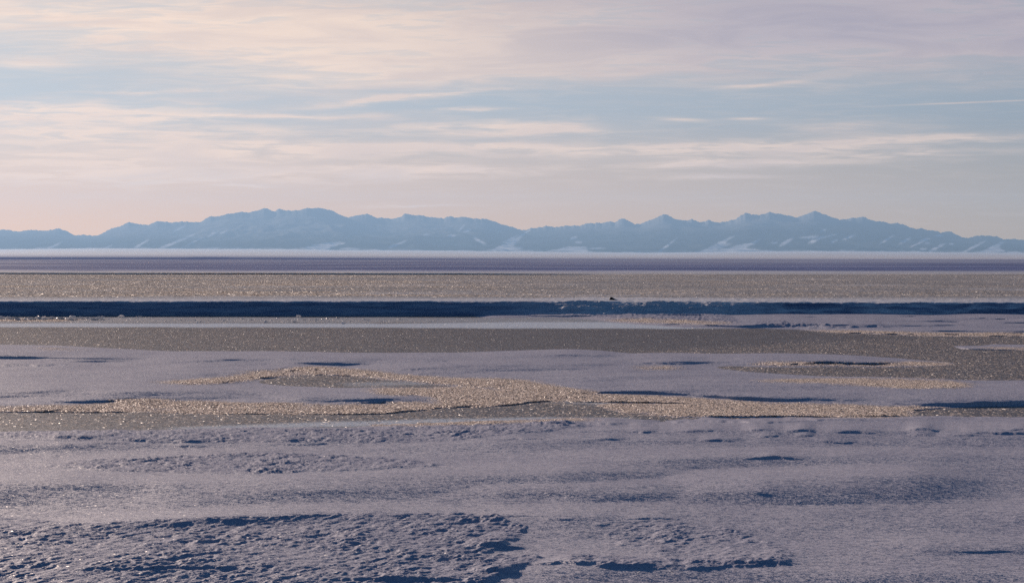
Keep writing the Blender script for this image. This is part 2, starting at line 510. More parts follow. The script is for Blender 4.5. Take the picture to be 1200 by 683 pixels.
# little wind-cut scarps: (x0, x1, row, height)
SCARPS = [(870, 905, 504, .05), (920, 955, 505.5, .06), (968, 1035, 506.5, .07), (880, 915, 510.5, .05), (932, 955, 511, .04), (820, 868, 517, .05),
          (955, 1005, 518.5, .05), (1060, 1105, 504, .06), (1065, 1095, 510, .06), (1105, 1150, 510, .05), (1130, 1215, 508, .07), (1175, 1240, 505, .06),
          (1095, 1130, 519, .03), (872, 945, 537, .07), (690, 735, 515, .05), (640, 700, 517, .04), (560, 640, 514, .05), (735, 770, 506, .05),
          (790, 850, 505, .04), (600, 690, 500, .05), (660, 760, 497, .09), (560, 690, 498.5, .06), (740, 940, 494.5, .09), (880, 1010, 492, .06),
          (105, 165, 519, .03), (200, 250, 523, .07), (300, 430, 521, .04), (60, 140, 513, .05), (640, 682, 608, .04), (735, 800, 607, .04),
          (540, 622, 642, .09), (560, 612, 671, .08), (830, 945, 661, .06), (700, 800, 664, .05), (615, 720, 661, .06), (380, 600, 681, .07), (100, 330, 668, .06),
          (1115, 1195, 646, .04), (560, 640, 604, .03),
          (-90, 130, 476.5, .05), (90, 235, 469.5, .05), (200, 430, 474.5, .07), (395, 512, 473, .08), (255, 300, 441, .05), (300, 400, 432.5, .07), (860, 1000, 381.5, .22), (940, 1060, 383.5, .18),
          (450, 560, 423, .05), (735, 825, 425.5, .08), (870, 1020, 426, .07), (640, 720, 416.5, .05), (-95, 104, 428, .11), (290, 396, 433.0, .08), (1040, 1230, 475, .07),
          (560, 640, 466, .06), (700, 860, 475, .05), (940, 1090, 451, .05), (400, 560, 452, .03), (612, 690, 466, .06)]
scarp = np.zeros_like(PX)
for k, (x0, x1, yr, h) in enumerate(SCARPS):
    xm = (x0 + x1) / 2; hl = (x1 - x0) / 2
    hl *= 1.15
    ta = np.clip(1 - np.abs((cols - xm) / hl) ** 2, 0, 1) ** 1.5
    ta = ta * np.clip(1.0 + wob(300 + k, 0.9, 70.0), 0.3, 1.5)
    yc = yr + wob(100 + k, 2.6, 40.0) + wob(200 + k, 0.35, 14.0)
    d = PY - yc[None, :]
    s = np.where(d < 0, np.exp(-np.abs(d / 9.0) ** 1.2), np.exp(-(d / 0.55) ** 2))
    if 485 < yr < 545:
        h *= 1.15
    scarp += h * ta[None, :] * s

z = np.maximum(z, 0.03 * sstep(0.3, 0.8, fore) - 0.2 * (1 - sstep(0.3, 0.8, fore)))
# place the sheet on the ground: depth that goes with each row at its height
T = (CAM_H - z) / DEP
T = np.maximum.accumulate(T, axis=0)          # rows run from near to far
GX, GY, GZ = T * AZ, T, CAM_H - T * DEP
GZ = np.minimum(GZ, z + 0.02) + 0.55 * scarp

# fine relief, displaced upwards in world space
WA = 0.38 * GX + 0.925 * GY                          # along and across the wind that carved the crust
WB = 0.925 * GX - 0.38 * GY
lump = fbm(WB / 0.75, WA / 1.5, 3, 0.5, 22)
rip = fbm(WB / 0.22 + 0.6 * lump, WA / 0.40, 5, 0.62, 21)
rip2 = 1 - 2.2 * np.abs(fbm(WB / 0.42, WA / 0.95 + 3, 4, 0.55, 23))
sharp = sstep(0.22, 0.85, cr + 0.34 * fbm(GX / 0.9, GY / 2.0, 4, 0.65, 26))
far_b = np.interp(PY, [480, 500, 560, 600], [1.9, 1.35, 1.2, 1.0])
vary = np.clip(1.0 + 1.2 * fbm(GX / 1.5, GY / 3.0, 4, 0.55, 27), 0.4, 1.8)      # some of it scoured smooth, some rough
GZ += sharp * far_b * (0.014 + vary * (0.032 * rip + 0.029 * lump + 0.024 * rip2))
GZ += fr * (0.008 * fbm(GX / 0.30, GY / 0.6, 3, 0.6, 24) + 0.006)
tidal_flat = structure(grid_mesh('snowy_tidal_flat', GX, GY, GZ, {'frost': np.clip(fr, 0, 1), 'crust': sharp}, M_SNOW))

# ------------------------------------------------------------------ frozen channel (silty ice at z = 0)
ic = wide(-130.0, 1331.0, 2.6, -1600.0, 2800.0, 4.0)
ir = np.arange(362.0, 530.0, 0.55)[::-1]
IX, IY = np.meshgrid(ic, ir)
a_, d_ = ray(IX, IY)
TI = CAM_H / d_
wx, wy = TI * a_, TI
IYW = IY + fbm(wx / 3.0, wy / 9.0, 3, 0.5, 41) * 0.8


def IP(*pts, sy=1.6, sx=4.0):
    return blur(poly_mask(IX, IYW, pts), sy, sx)


pale = IP((L, 378.5), (300, 378.7), (480, 379), (600, 377), (700, 377), (860, 383), (850, 385.2), (500, 384.3), (380, 383.5), (L, 382.5), sy=0.8)
pale = np.maximum(pale, 0.45 * IP((L, 371), (700, 372), (720, 378), (L, 378.5), sy=0.8))
pale = np.maximum(pale, 0.8 * IP((380, 494), (500, 491), (620, 489), (740, 489.5), (740, 493), (560, 496), (380, 500), (200, 503), (200, 501)))
pale = np.maximum(pale, 0.9 * IP((1140, 449), (1200, 448), (Rr, 447), (Rr, 453), (1180, 453)))
pale = np.maximum(pale, 0.6 * IP((120, 477.5), (200, 478), (160, 480), (110, 479.5)))
pale = np.maximum(pale, 0.5 * IP((400, 448), (540, 446), (520, 450), (410, 453)))
pale = np.maximum(pale, 0.5 * IP((640, 470), (760, 471), (930, 474), (900, 476), (700, 474)))
glint = 0.10 + 0.16 * np.clip(1 - IX / 900.0, 0, 1) * np.exp(-((IY - 396) / 18.0) ** 2)
glint += 0.22 * IP((720, 414), (860, 406), (1000, 398.5), (1080, 396.5), (Rr, 393), (Rr, 448), (1000, 447), (800, 440), (740, 425), sy=2) * 0.8
glint += 0.16 * IP((L, 474), (600, 470), (1200, 474), (1200, 488), (700, 491), (300, 498), (L, 500), sy=3)
glint += 0.20 * IP((280, 440), (330, 434), (470, 437), (540, 442), (460, 458), (330, 458))
glint += 0.30 * IP((L, 373), (120, 373), (500, 375), (480, 377.5), (L, 377.5), sy=0.8)
rim = np.zeros_like(IX)
for pts, amp in FROST:
    rim = np.maximum(rim, amp * blur(poly_mask(IX + 9 * fbm(wx / 1.5, wy / 4.0, 3, 0.6, 42), IYW, pts), 5.0, 9.0))
glint = np.maximum(glint, 1.15 * rim * (0.8 + 0.7 * fbm(wx / 1.8, wy / 5.0, 4, 0.6, 43)))
glint *= (1 - 0.8 * pale)
glint *= 1 - 0.75 * IP((500, 385), (850, 386), (980, 390), (990, 396.5), (820, 407), (640, 411), (500, 412), sy=3, sx=25)
ice = structure(grid_mesh('frozen_channel_ice', wx, wy, np.zeros_like(wx), {'glint': np.clip(glint, 0, 1), 'pale': np.clip(pale, 0, 1)}, M_ICE))

# ------------------------------------------------------------------ bank and far flat (one sheet on the higher level)
fc = wide(-130.0, 1331.0, 1.3, -1200.0, 2400.0, 2.0)
azc = ray(fc, np.full_like(fc, 355.0))[0]
y_top = 199.7 + fbm(fc / 260.0, fc * 0 + 3.3, 4, 0.5, 51) * 1.2
z_top = np.interp(fc, [-130, 0, 500, 800, 1330], [1.21, 1.21, 1.20, 1.12, 1.08])
rough_top = 0.05 * fbm(fc / 75.0, fc * 0 + 4.4, 3, 0.6, 59) + np.interp(fc, [-130, 600, 700, 1330], [0, 0, .09, .09]) * fbm(fc / 38.0, fc * 0 + 9.2, 3, 0.6, 66) + 0.035 * fbm(fc / 14.0, fc * 0 + 2.2, 3, 0.6, 60) * np.interp(fc, [-130, 500, 700, 1330], [0.5, 0.5, 1.3, 1.2])
run = np.interp(fc, [-130, 500, 620, 690, 850, 900, 1000, 1330], [2.0, 2.2, 4.0, 8.0, 6.5, 2.8, 2.2, 2.4]) + 0.8 * fbm(fc / 90.0, fc * 0 + 8.1, 4, 0.6, 52)
y_base = y_top - run
s_prof = np.concatenate([np.linspace(-0.35, 0.0, 6)[:-1], np.linspace(0, 1.0, 64), 1.0 + np.geomspace(0.02, 3.0, 26)])   # in units of run
FY1 = y_base[None, :] + s_prof[:, None] * run[None, :]
prof = np.interp(s_prof, [-0.35, 0.0, 0.06, 0.35, 0.8, 1.0, 1.15, 4.0], [-0.25, -0.05, 0.10, 0.42, 0.90, 0.985, 1.0, 1.0])
FZ1 = prof[:, None] * (z_top + 0)[None, :] + np.exp(-((s_prof - 1.05) / 0.5) ** 2)[:, None] * rough_top[None, :]
# rows beyond, by sight line over the plateau
fy_rows = np.concatenate([np.arange(350.0, 323.0, -0.35), np.arange(323.0, 317.0, -0.12), np.arange(317.0, 303.8, -0.22)])
FXp, FYp = np.meshgrid(fc, fy_rows)
a2, d2 = ray(FXp, FYp)
zt2 = np.broadcast_to(z_top[None, :], FXp.shape)
line_y = np.interp(fc, [-130, 0, 600, 1330], [320.6, 320.8, 321.6, 321.4])
ridge = sstep(0.45, -0.45, FYp - line_y[None, :])
zz = zt2 + 0.28 * ridge * np.interp(fc, [-130, 560, 700, 1330], [1.0, 1.0, 0.35, 0.25])[None, :]
FY2 = (CAM_H - zz) / d2
FY = np.vstack([FY1, np.maximum(FY2, FY1[-1:] + 0.5)])
FY = np.maximum.accumulate(FY, axis=0)
FX = FY * azc[None, :]
FZ = np.vstack([FZ1, zz])
on = np.clip(np.vstack([np.minimum(sstep(0.0, 0.3, s_prof), 1)[:, None] * np.ones_like(fc)[None, :], np.ones_like(FXp)]), 0, 1)
slump = np.interp(fc, [-130, 520, 680, 760, 860, 960, 1000, 1060, 1330], [0.25, 0.3, 0.9, 1.0, 0.7, 0.4, 0.7, 0.4, 0.45])[None, :]
face = np.vstack([(np.exp(-((s_prof - 0.55) / 0.45) ** 2))[:, None] * np.ones_like(fc)[None, :], np.zeros_like(FXp)])
FZ += on * 0.07 * fbm(FX / 2.6, FY / 1.6, 4, 0.6, 53) * np.clip(300 / FY, 0, 1)
# slumped gullies slanting down the face
FZ += face * slump * np.interp(fc, [-130, 620, 690, 850, 900, 1330], [.42, .42, .85, .85, .42, .42])[None, :] * (1.0 * fbm((FX + FY * 1.3) / 2.2, (FY - FX * 0.2) / 2.4, 4, 0.6, 54) + 0.06 * fbm(FX / 0.5, FY / 0.5, 3, 0.6, 55))
flatf = np.vstack([np.zeros_like(FY1), sstep(349, 345, FYp)])
FZ += flatf * (0.05 * fbm(FX / 6.0, FY / 5.0, 4, 0.6, 56)) * np.clip(400 / FY, 0.3, 1)
snowm = np.vstack([np.ones_like(FY1), sstep(347.0, 351.5, FYp)])
snowm[len(s_prof):] = np.maximum(snowm[len(s_prof):], 0.8 * ridge * sstep(line_y[None, :] - 3.2, line_y[None, :] - 1.2, FYp))
bank_shade = np.vstack([sstep(1.02, 0.82, s_prof)[:, None] * np.interp(fc, [-130, 560, 700, 860, 940, 1330], [1, 1, .25, .3, .9, 1])[None, :] * np.ones_like(fc)[None, :], np.zeros_like(FXp)])  # where shade is painted on the bank face
bank_shade = np.clip(bank_shade * (1 + np.interp(fc, [-130, 600, 700, 1330], [.4, .4, 1.6, 1.6])[None, :] * (fbm(FX / 3.0, FY / 0.8, 4, 0.6, 57) - 0.1)), 0, 1)
streak_ = sstep(0.08, 0.5, fbm(FX / 45.0, FY / 28.0, 5, 0.65, 67)) * np.vstack([np.zeros_like(FY1), np.ones_like(FXp)])
snowm = np.clip(np.maximum(snowm, 0.75 * streak_), 0, 1)
far_m = np.vstack([np.zeros_like(FY1), sstep(line_y[None, :] - 0.8, line_y[None, :] - 2.5, FYp)])
snowm = np.maximum(snowm, 0.5 * far_m)
dark = 0.97 * np.vstack([np.zeros_like(FY1), sstep(line_y[None, :] - 1.0, line_y[None, :] - 5.0, FYp + 1.5 * fbm(FXp / 160.0, FYp / 3.0, 3, 0.6, 68))])  # cloud shade over the far snow, painted in as a darker colour
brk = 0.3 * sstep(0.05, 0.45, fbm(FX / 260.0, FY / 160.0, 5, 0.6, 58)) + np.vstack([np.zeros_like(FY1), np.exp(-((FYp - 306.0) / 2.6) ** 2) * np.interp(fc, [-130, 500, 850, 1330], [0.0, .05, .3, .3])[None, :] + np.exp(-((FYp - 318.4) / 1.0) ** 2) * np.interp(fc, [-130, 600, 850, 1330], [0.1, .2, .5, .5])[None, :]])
gl = np.vstack([np.zeros_like(FY1), (1 - ridge) * sstep(351, 346, FYp) * np.interp(fc, [-130, 300, 700, 1330], [0.95, 0.85, 0.5, 0.36])[None, :]
                + 0.8 * np.exp(-((FYp - line_y[None, :] + 1.2) / 0.8) ** 2) * np.interp(fc, [-130, 500, 800, 1330], [1, .8, .3, .25])[None, :]])
far_flat = structure(grid_mesh('snow_bank_and_far_flat', FX, FY, FZ, {'glint': np.clip(gl, 0, 1), 'snow': np.clip(snowm, 0, 1), 'dark': np.clip(dark * (1 - brk), 0, 1), 'bank_shade': bank_shade, 'grain': np.vstack([np.ones_like(FY1), 1 - far_m[len(s_prof):]])}, M_FLAT))

# ------------------------------------------------------------------ coastal plain rising to the mountain foot
pc = wide(-160.0, 1361.0, 3.0, -1200.0, 2400.0, 4.0)
foot = np.interp(pc, [-160, 0, 120, 330, 400, 520, 640, 760, 860, 960, 1100, 1200, 1360], [292.5, 293.2, 292.2, 293, 294.2, 294.8, 296.0, 297.3, 296, 295.4, 296.5, 297.5, 298])
mid = np.interp(pc, [-160, 0, 300, 600, 800, 1000, 1360], [297.5, 297.6, 298.2, 300.3, 301.3, 302.0, 302.8])
tt = np.linspace(0, 1, 60)
Y0 = FY[-1].mean()
PYr = 304.2 + (foot[None, :] - 1.0 - 304.2) * tt[:, None]
YY = Y0 * 0.985 * (27500.0 / Y0) ** tt[:, None] * np.ones_like(pc)[None, :]
a3, d3 = ray(pc[None, :] + 0 * PYr, PYr)
PZ = CAM_H - d3 * YY
PZ += 2.0 * fbm(YY * a3 / 900.0, YY / 2500.0, 4, 0.6, 61) * sstep(0.3, 1, tt)[:, None]
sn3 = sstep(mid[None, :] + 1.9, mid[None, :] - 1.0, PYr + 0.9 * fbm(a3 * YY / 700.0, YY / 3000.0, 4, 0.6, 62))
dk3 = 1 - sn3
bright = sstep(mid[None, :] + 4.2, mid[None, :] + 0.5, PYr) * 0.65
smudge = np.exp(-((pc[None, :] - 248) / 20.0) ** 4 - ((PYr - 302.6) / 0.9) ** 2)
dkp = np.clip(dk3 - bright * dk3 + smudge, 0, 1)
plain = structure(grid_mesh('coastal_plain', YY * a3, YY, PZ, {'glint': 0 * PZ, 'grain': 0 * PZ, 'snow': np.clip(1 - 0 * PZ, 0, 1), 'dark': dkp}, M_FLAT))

# ------------------------------------------------------------------ mountain range
CREST = [(-1200, 282), (-1000, 270), (-800, 276), (-600, 256), (-450, 270), (-330, 260), (-240, 273), (-160, 268), (-100, 271), (-40, 266), (0, 268.8), (8, 269), (15, 270.6), (24, 271), (33, 269.6), (42, 269.4), (52, 270.4), (60, 269.2), (69, 267.6), (76, 269.8), (82, 272.5),
         (88, 275.8), (93, 276), (98, 275.2), (108, 276.6), (115, 275.6), (122, 272.5), (130, 268), (140, 265.6), (150, 260.2), (158, 262.2), (167, 263.2), (175, 263.2),
         (180, 260.8), (184, 259), (192, 259.8), (200, 260.6), (206, 260.2), (214, 259.6), (222, 260), (229, 260.6), (236, 259.8), (240, 257), (245, 253.8), (252, 253.6),
         (260, 252.6), (266, 250.4), (272, 250.2), (278, 248.6), (284, 248), (291, 249.2), (297, 247.2), (304, 246), (310, 243.2), (313, 244), (317, 246.4), (322, 247),
         (328, 245), (334, 246), (340, 246.6), (346, 246), (351, 247), (354, 245), (361, 244.2), (367, 243.6), (373, 243.2), (380, 244.8), (388, 246), (395, 250), (400, 252.2), (408, 255.4),
         (415, 252.8), (423, 251.6), (430, 250.4), (436, 252.6), (441, 255.4), (448, 255.4), (456, 255.8), (464, 255.6), (470, 254), (474, 250.6), (480, 251), (488, 252.2), (495, 252.4), (502, 254.2),
         (512, 255), (520, 256), (526, 253.4), (534, 255), (543, 253.4), (552, 255.8), (562, 256.4), (571, 256.6), (578, 259), (586, 262), (594, 264), (602, 266.6), (610, 269), (616, 269.6),
         (622, 267.4), (630, 267), (640, 264.6), (648, 266.4), (655, 265.4), (664, 264.4), (672, 264.2), (680, 264.6), (688, 261.4), (697, 261.6), (706, 260.8), (715, 259), (720, 261), (727, 256.6),
         (733, 256.6), (738, 259.2), (744, 263), (752, 261.6), (760, 258.6), (770, 254.6), (777, 251), (781, 250.8), (787, 254.4), (795, 257.6), (804, 258.6), (811, 257.2), (818, 259.8), (825, 259.6), (830, 257.6),
         (837, 259.8), (845, 260.6), (854, 259.2), (862, 256.4), (868, 252.2), (874, 249), (880, 251), (890, 252), (897, 250), (903, 248.6), (910, 250.6), (917, 250.6), (924, 252.6), (933, 254.4), (940, 252.2),
         (947, 250.2), (954, 246.8), (961, 249.2), (968, 251.6), (976, 254.8), (984, 257), (993, 256), (1003, 254.8), (1011, 254), (1018, 256.6), (1026, 258.8), (1036, 259.4), (1043, 262.2), (1050, 260.8), (1058, 263),
         (1066, 266.4), (1074, 268.4), (1080, 267.2), (1087, 269.8), (1096, 269.8), (1102, 272.2), (1110, 271.2), (1114, 271.4), (1120, 274.6), (1128, 278), (1134, 278.8), (1140, 277), (1148, 275.4), (1156, 276.2), (1168, 276.6),
         (1176, 280.4), (1183, 280), (1190, 280), (1200, 281), (1240, 278), (1300, 281), (1360, 279), (1450, 283), (1560, 272), (1700, 278), (1850, 268), (2000, 281), (2400, 286)]
mc = wide(-160.0, 1361.0, 1.1, -1200.0, 2400.0, 2.0)
crest = np.interp(mc, *np.array(CREST).T)
crest_s = crest + 1.7 * fbm(mc / 6.5, mc * 0 + 1.7, 4, 0.75, 71) - 1.1 * np.abs(fbm(mc / 9.0, mc * 0 + 6.7, 3, 0.65, 76)) + 0.3
ft = np.interp(mc, pc, foot) + 0.8
mt = np.concatenate([np.linspace(0, 1.0, 130), np.linspace(1.0, 1.12, 12)[1:]])                      # 0 foot, 1 crest, then the far side
Yc = 36000 + 1200 * fbm(mc / 160.0, mc * 0 + 5.5, 3, 0.5, 72)
YM = 26500 + (Yc[None, :] - 26500) * mt[:, None]
azm = ray(mc, np.full_like(mc, 270.0))[0]
XM = YM * azm[None, :]
zf = CAM_H - ray(mc, ft)[1] * 26500
zc = CAM_H - ray(mc, crest_s)[1] * Yc
crest_r = blur(crest[None, :], 0, 13)[0] + 1.2                     # the massif below its teeth
zr = CAM_H - ray(mc, crest_r)[1] * Yc
tb = sstep(0.86, 1.0, mt)[:, None]
zc2 = zr[None, :] * (1 - tb) + zc[None, :] * tb
h = np.where(mt < 1, mt ** 1.6, 1 - 1.9 * (mt - 1))
rd = 1 - 2 * np.abs(fbm(XM / 1500.0 + 0.30 * YM / 1500.0, YM / 4200.0, 5, 0.55, 73)) + 0.25 * fbm(XM / 260.0 + 0.3 * YM / 260.0, YM / 900.0, 3, 0.6, 77)
env = np.clip(mt * 4, 0, 1) * np.clip((1.02 - mt) * 3.0, 0, 1)
env2 = np.where(mt < 1, env, 0)
ZM = zf[None, :] + (zc2 - zf[None, :]) * np.clip(h[:, None] + (rd - 0.85) * 0.19 * env2[:, None], -0.2, 1.0)
# no foothill may stand above the traced skyline
lim = CAM_H - ray(mc, np.maximum(crest_s, crest_r) + 1.0)[1][None, :] * YM
lim1 = CAM_H - ray(mc, crest_s)[1][None, :] * YM
ZM = np.minimum(ZM, np.where((mt < 0.93)[:, None], lim, lim1))
proj = HY - (ZM - CAM_H) / YM * FPX                # row on the photograph
gx = mc[None, :] + 0 * proj
patchy = fbm(XM / 330.0, YM / 700.0, 5, 0.65, 74)
snl = np.interp(mc, [-160, 0, 250, 450, 620, 800, 1000, 1360], [277, 276, 279, 276, 272, 270, 262, 262])
sno = 0.32 * sstep(7, -10, proj - snl[None, :] + 4 * patchy) * (0.9 + 0.10 * patchy)
STREAKS = [(203, 285, 26, 1.2, -.42), (100, 292, 10, 1.2, -.1), (165, 286.5, 9, 1.2, -.6), (125, 290, 6, .9, -.45), (210, 268, 8, 1.0, -.55), (250, 274, 7, 1.2, -.5), (262, 272, 5, .8, -.4), (228, 283, 10, .7, -.5),
           (365, 290.5, 16, 2.0, -.18), (385, 286, 14, 1.1, -.12), (380, 293.5, 8, 1.0, 0), (410, 291.5, 12, .9, 0), (467, 286, 9, .9, -.45), (460, 288, 5, 1.2, -.3), (541, 267, 4, 1.1, -1.0), (547, 270.5, 5, 1.2, -.3),
           (529, 276, 5, 1.1, 0), (500, 275, 4, .8, 0), (562, 282.5, 7, 1.3, .5), (592, 286, 20, 1.0, -.5), (586, 290, 16, 1.3, -.45), (598, 280, 10, .8, -.5), (603, 291, 9, 1.5, 0),
           (672, 279, 4, 1.2, -.2), (678, 284, 4, .9, 0), (675, 290.5, 13, 1.2, 0), (700, 291, 9, .7, 0), (614, 274, 8, .8, -.6), (778, 291, 14, 1.1, -.75), (840, 287, 18, 1.4, -.5), (835, 292, 20, 2.0, -.3), (872, 287.5, 14, 1.3, -.2), (884, 284, 7, 1.0, -.5),
           (921, 284, 7, 1.7, -.5), (950, 278, 12, .9, -.05), (966, 278, 14, .9, -.25), (952, 283.5, 5, 1.2, -.3), (958, 281, 7, .9, -.6), (978, 282.5, 4, 1.1, -.5), (995, 278, 7, 1.0, -.4), (908, 284.5, 4, .8, 0),
           (1039, 281, 8, 1.0, -.6), (1061, 282, 7, 1.4, -.5), (1083, 282, 7, 1.3, -.35), (1075, 286, 8, .7, -.4), (1097, 291, 10, 1.3, -.5), (1082, 292, 4, .9, 0), (1140, 290, 14, 1.1, -.5), (1163, 289.5, 14, 1.0, -.5), (1115, 286, 3, .9, 0),
           (1100, 276, 5, .8, -.1), (1087, 285, 3, .8, 0), (965, 270, 4, .9, -.5)]
sno = np.maximum(sno, 0.9 * sstep(ft[None, :] - 3.6, ft[None, :] - 1.0, proj + 3.2 * fbm(gx / 24.0, proj / 3.0, 4, 0.6, 78)))
for fan in [((350, 295), (372, 289.5), (398, 284.5), (405, 285), (390, 289), (384, 292), (402, 295)), ((574, 294), (590, 287), (600, 280), (613, 275.5), (607, 283), (601, 289), (608, 294)),
            ((800, 299), (832, 291), (853, 280.5), (851, 285), (838, 293), (870, 288.5), (886, 282), (889, 284), (873, 290), (880, 292), (930, 296), (900, 300)),
            ((30, 294), (45, 290), (55, 291), (72, 283), (69, 287), (54, 293)), ((1140, 298), (1160, 291), (1176, 284), (1171, 290), (1180, 295)), ((640, 294), (665, 290), (688, 291), (690, 295)), ((940, 299), (1000, 295.5), (1060, 297), (1050, 300))]:
    sno = np.maximum(sno, 0.95 * blur(poly_mask(gx + 3 * fbm(gx / 9.0, proj / 3.0, 3, 0.6, 79), proj + 1.2 * fbm(gx / 6.0, proj / 2.5, 3, 0.6, 80), fan), 0.5, 0.8))
for cx, cy, hl, wd, sl in STREAKS:
    wd *= 1.35; hl *= 1.15
    u = (gx - cx) / hl
    v = (proj - cy - sl * (gx - cx)) / wd + 0.7 * fbm(gx / 5.0, proj / 2.0, 3, 0.6, 75)
    sno = np.maximum(sno, 0.95 * np.clip(1.4 - u ** 4 - v ** 2, 0, 1) * np.clip(1.2 - np.abs(u), 0, 1) ** 0.5)
mount = structure(grid_mesh('mountain_range', XM, YM, ZM, {'snow': np.clip(sno, 0, 1)}, M_MTN))

# ------------------------------------------------------------------ ground that carries on under and behind everything
gr = bpy.data.meshes.new('ground')
R_ = 38500.0
N = 64
vs = [(0, 0, -0.6)]
for r in (60.0, 600.0, 6000.0, R_):
    vs += [(r * math.cos(2 * math.pi * i / N), r * math.sin(2 * math.pi * i / N), -0.6) for i in range(N)]
fs = [(0, 1 + i, 1 + (i + 1) % N) for i in range(N)]
for k in range(3):
    b0, b1 = 1 + k * N, 1 + (k + 1) * N
    fs += [(b0 + i, b1 + i, b1 + (i + 1) % N, b0 + (i + 1) % N) for i in range(N)]
gr.from_pydata(vs, [], fs); gr.update(); gr.materials.append(M_MUD)
go = bpy.data.objects.new('ground', gr); COL.objects.link(go); structure(go)

# ------------------------------------------------------------------ small things
def lump_mesh(name, pts_r, mat, seed, seg=12, jag=0.18, flat=0.0):
    """a rough closed body swept along pts_r = [(x, y, z, radius_across, radius_up), ...]"""
    r_ = np.random.default_rng(seed)
    V, Fc = [], []
    n = len(pts_r)
    for i, (x, y, zc_, ra, ru) in enumerate(pts_r):
        for k in range(seg):
            a = 2 * math.pi * k / seg
            j = 1 + jag * r_.normal()
            V.append((x + 0.4 * jag * ra * r_.normal(), y + ra * math.cos(a) * j, max(zc_ + ru * math.sin(a) * j, flat)))
    for i in range(n - 1):
        for k in range(seg):
            Fc.append((i * seg + k, i * seg + (k + 1) % seg, (i + 1) * seg + (k + 1) % seg, (i + 1) * seg + k))
    Fc.append(tuple(range(seg))[::-1]); Fc.append(tuple((n - 1) * seg + k for k in range(seg)))
    me = bpy.data.meshes.new(name); me.from_pydata(V, [], Fc); me.update(); me.materials.append(mat)
    return me


# dark driftwood stump lying near the edge of the far flat
yd = 3.88 * FPX / (351.8 - HY)
root = bpy.data.objects.new('driftwood_stump', None); COL.objects.link(root)
root.location = ((718.0 - 600) / FPX * yd, yd, CAM_H - (352.0 - HY) / FPX * yd)
root['label'] = 'small dark driftwood stump lying alone on the snow at the edge of the far bank'
root['category'] = 'driftwood'
body = bpy.data.objects.new('trunk', lump_mesh('trunk', [(-.30, 0, .07, .04, .05), (-.26, 0, .11, .13, .12), (-.16, 0, .14, .17, .17), (-.05, 0, .13, .15, .14), (.08, 0, .08, .11, .08),
                                                         (.22, .02, .05, .09, .06), (.34, .03, .04, .05, .045), (.40, .03, .03, .02, .025)], M_WOOD, 3, flat=-0.05))
COL.objects.link(body); body.parent = root
cap = bpy.data.objects.new('snow_cap', lump_mesh('snow_cap', [(-.20, .05, .25, .02, .01), (-.15, .05, .29, .10, .03), (-.04, .05, .27, .09, .03), (.08, .05, .18, .08, .03), (.22, .05, .12, .05, .02), (.28, .05, .10, .02, .01)], M_CAP, 4, flat=0.0))
COL.objects.link(cap); cap.parent = root

# chunks of ice along the foot of the bank
protos = []
for s in range(6):
    ln = 0.22
    protos.append(lump_mesh('ice_chunk', [(-ln, 0, .05, .03, .03), (-ln * .6, 0, .10, .16, .12), (0, 0, .13, .2, .15), (ln * .55, 0, .1, .17, .12), (ln, 0, .06, .05, .04)], M_CHUNK, 20 + s, seg=7, jag=0.25, flat=-0.06))
spots = []
r2 = random.Random(5)
for i in range(46):
    spots.append((r2.uniform(-4, 116), r2.gauss(374.3, 0.75), r2.uniform(0.7, 1.4)))
for i in range(44):
    spots.append((r2.uniform(116, 520), r2.gauss(375.6, 1.2), r2.uniform(0.3, 0.7)))
big_spots = [(86, 371.6, .8), (121, 371.8, .8), (142, 371.9, 1.0), (162, 372, 1.0), (350, 371.8, 1.1), (345, 377.6, 0.9), (311, 378, 1.0), (402, 379.4, 0.9)]
for i, (px, py, sc) in enumerate(spots + big_spots):
    o = bpy.data.objects.new('ice_chunk', protos[i % 6]); COL.objects.link(o)
    py = min(max(py, 371.8), 379.5)
    a, d = ray(px, py)
    y = CAM_H / d
    o.location = (a * y, y, 0.0); o.rotation_euler = (0, 0, r2.uniform(0, 6.3)); o.scale = (sc * r2.uniform(.8, 1.5), sc, sc * r2.uniform(.4, .75))
    if px < 116:
        o['label'] = 'bright sunlit ice chunk in the crowded row at the left end of the bank foot'
        o['group'] = 'sunlit ice chunks at the left end of the bank foot'
    else:
        o['label'] = 'small scattered ice chunk on the pale ice along the foot of the shaded bank'
        o['group'] = 'scattered ice chunks along the shaded bank foot'
    o['category'] = 'ice chunk'

# ------------------------------------------------------------------ haze
HB = 45000.0
hz = bpy.data.meshes.new('haze')
z0, z1 = -1.7, 1000.0
v8 = [(x, y, zz_) for zz_ in (z0, z1) for x, y in ((-HB, -2000.0), (HB, -2000.0), (HB, 38600.0), (-HB, 38600.0))]
hz.from_pydata(v8, [], [(3, 2, 1, 0), (4, 5, 6, 7), (0, 1, 5, 4), (1, 2, 6, 5), (2, 3, 7, 6), (3, 0, 4, 7)])
hz.update()
mh, n, out = material('cold_air')
pv = n.new('ShaderNodeVolumePrincipled')
pv.inputs['Color'].default_value = (0.35, 0.60, 0.95, 1)
pv.inputs['Density'].default_value = 2.15e-5
pv.inputs['Anisotropy'].default_value = 0.35
n.l.new(pv.outputs[0], out.inputs['Volume'])
hz.materials.append(mh)
ho = bpy.data.objects.new('haze', hz); COL.objects.link(ho); ho['kind'] = 'stuff'

# ------------------------------------------------------------------ sun
sd = bpy.data.lights.new('sun', 'SUN')
sd.energy = 5.0; sd.angle = math.radians(0.5); sd.color = (1.0, 0.79, 0.65)
so = bpy.data.objects.new('sun', sd); COL.objects.link(so)
so.rotation_euler = (math.radians(90 - SUN_EL), 0, math.radians(180 - SUN_AZ))
so.location = (-4000, 9000, 3000)

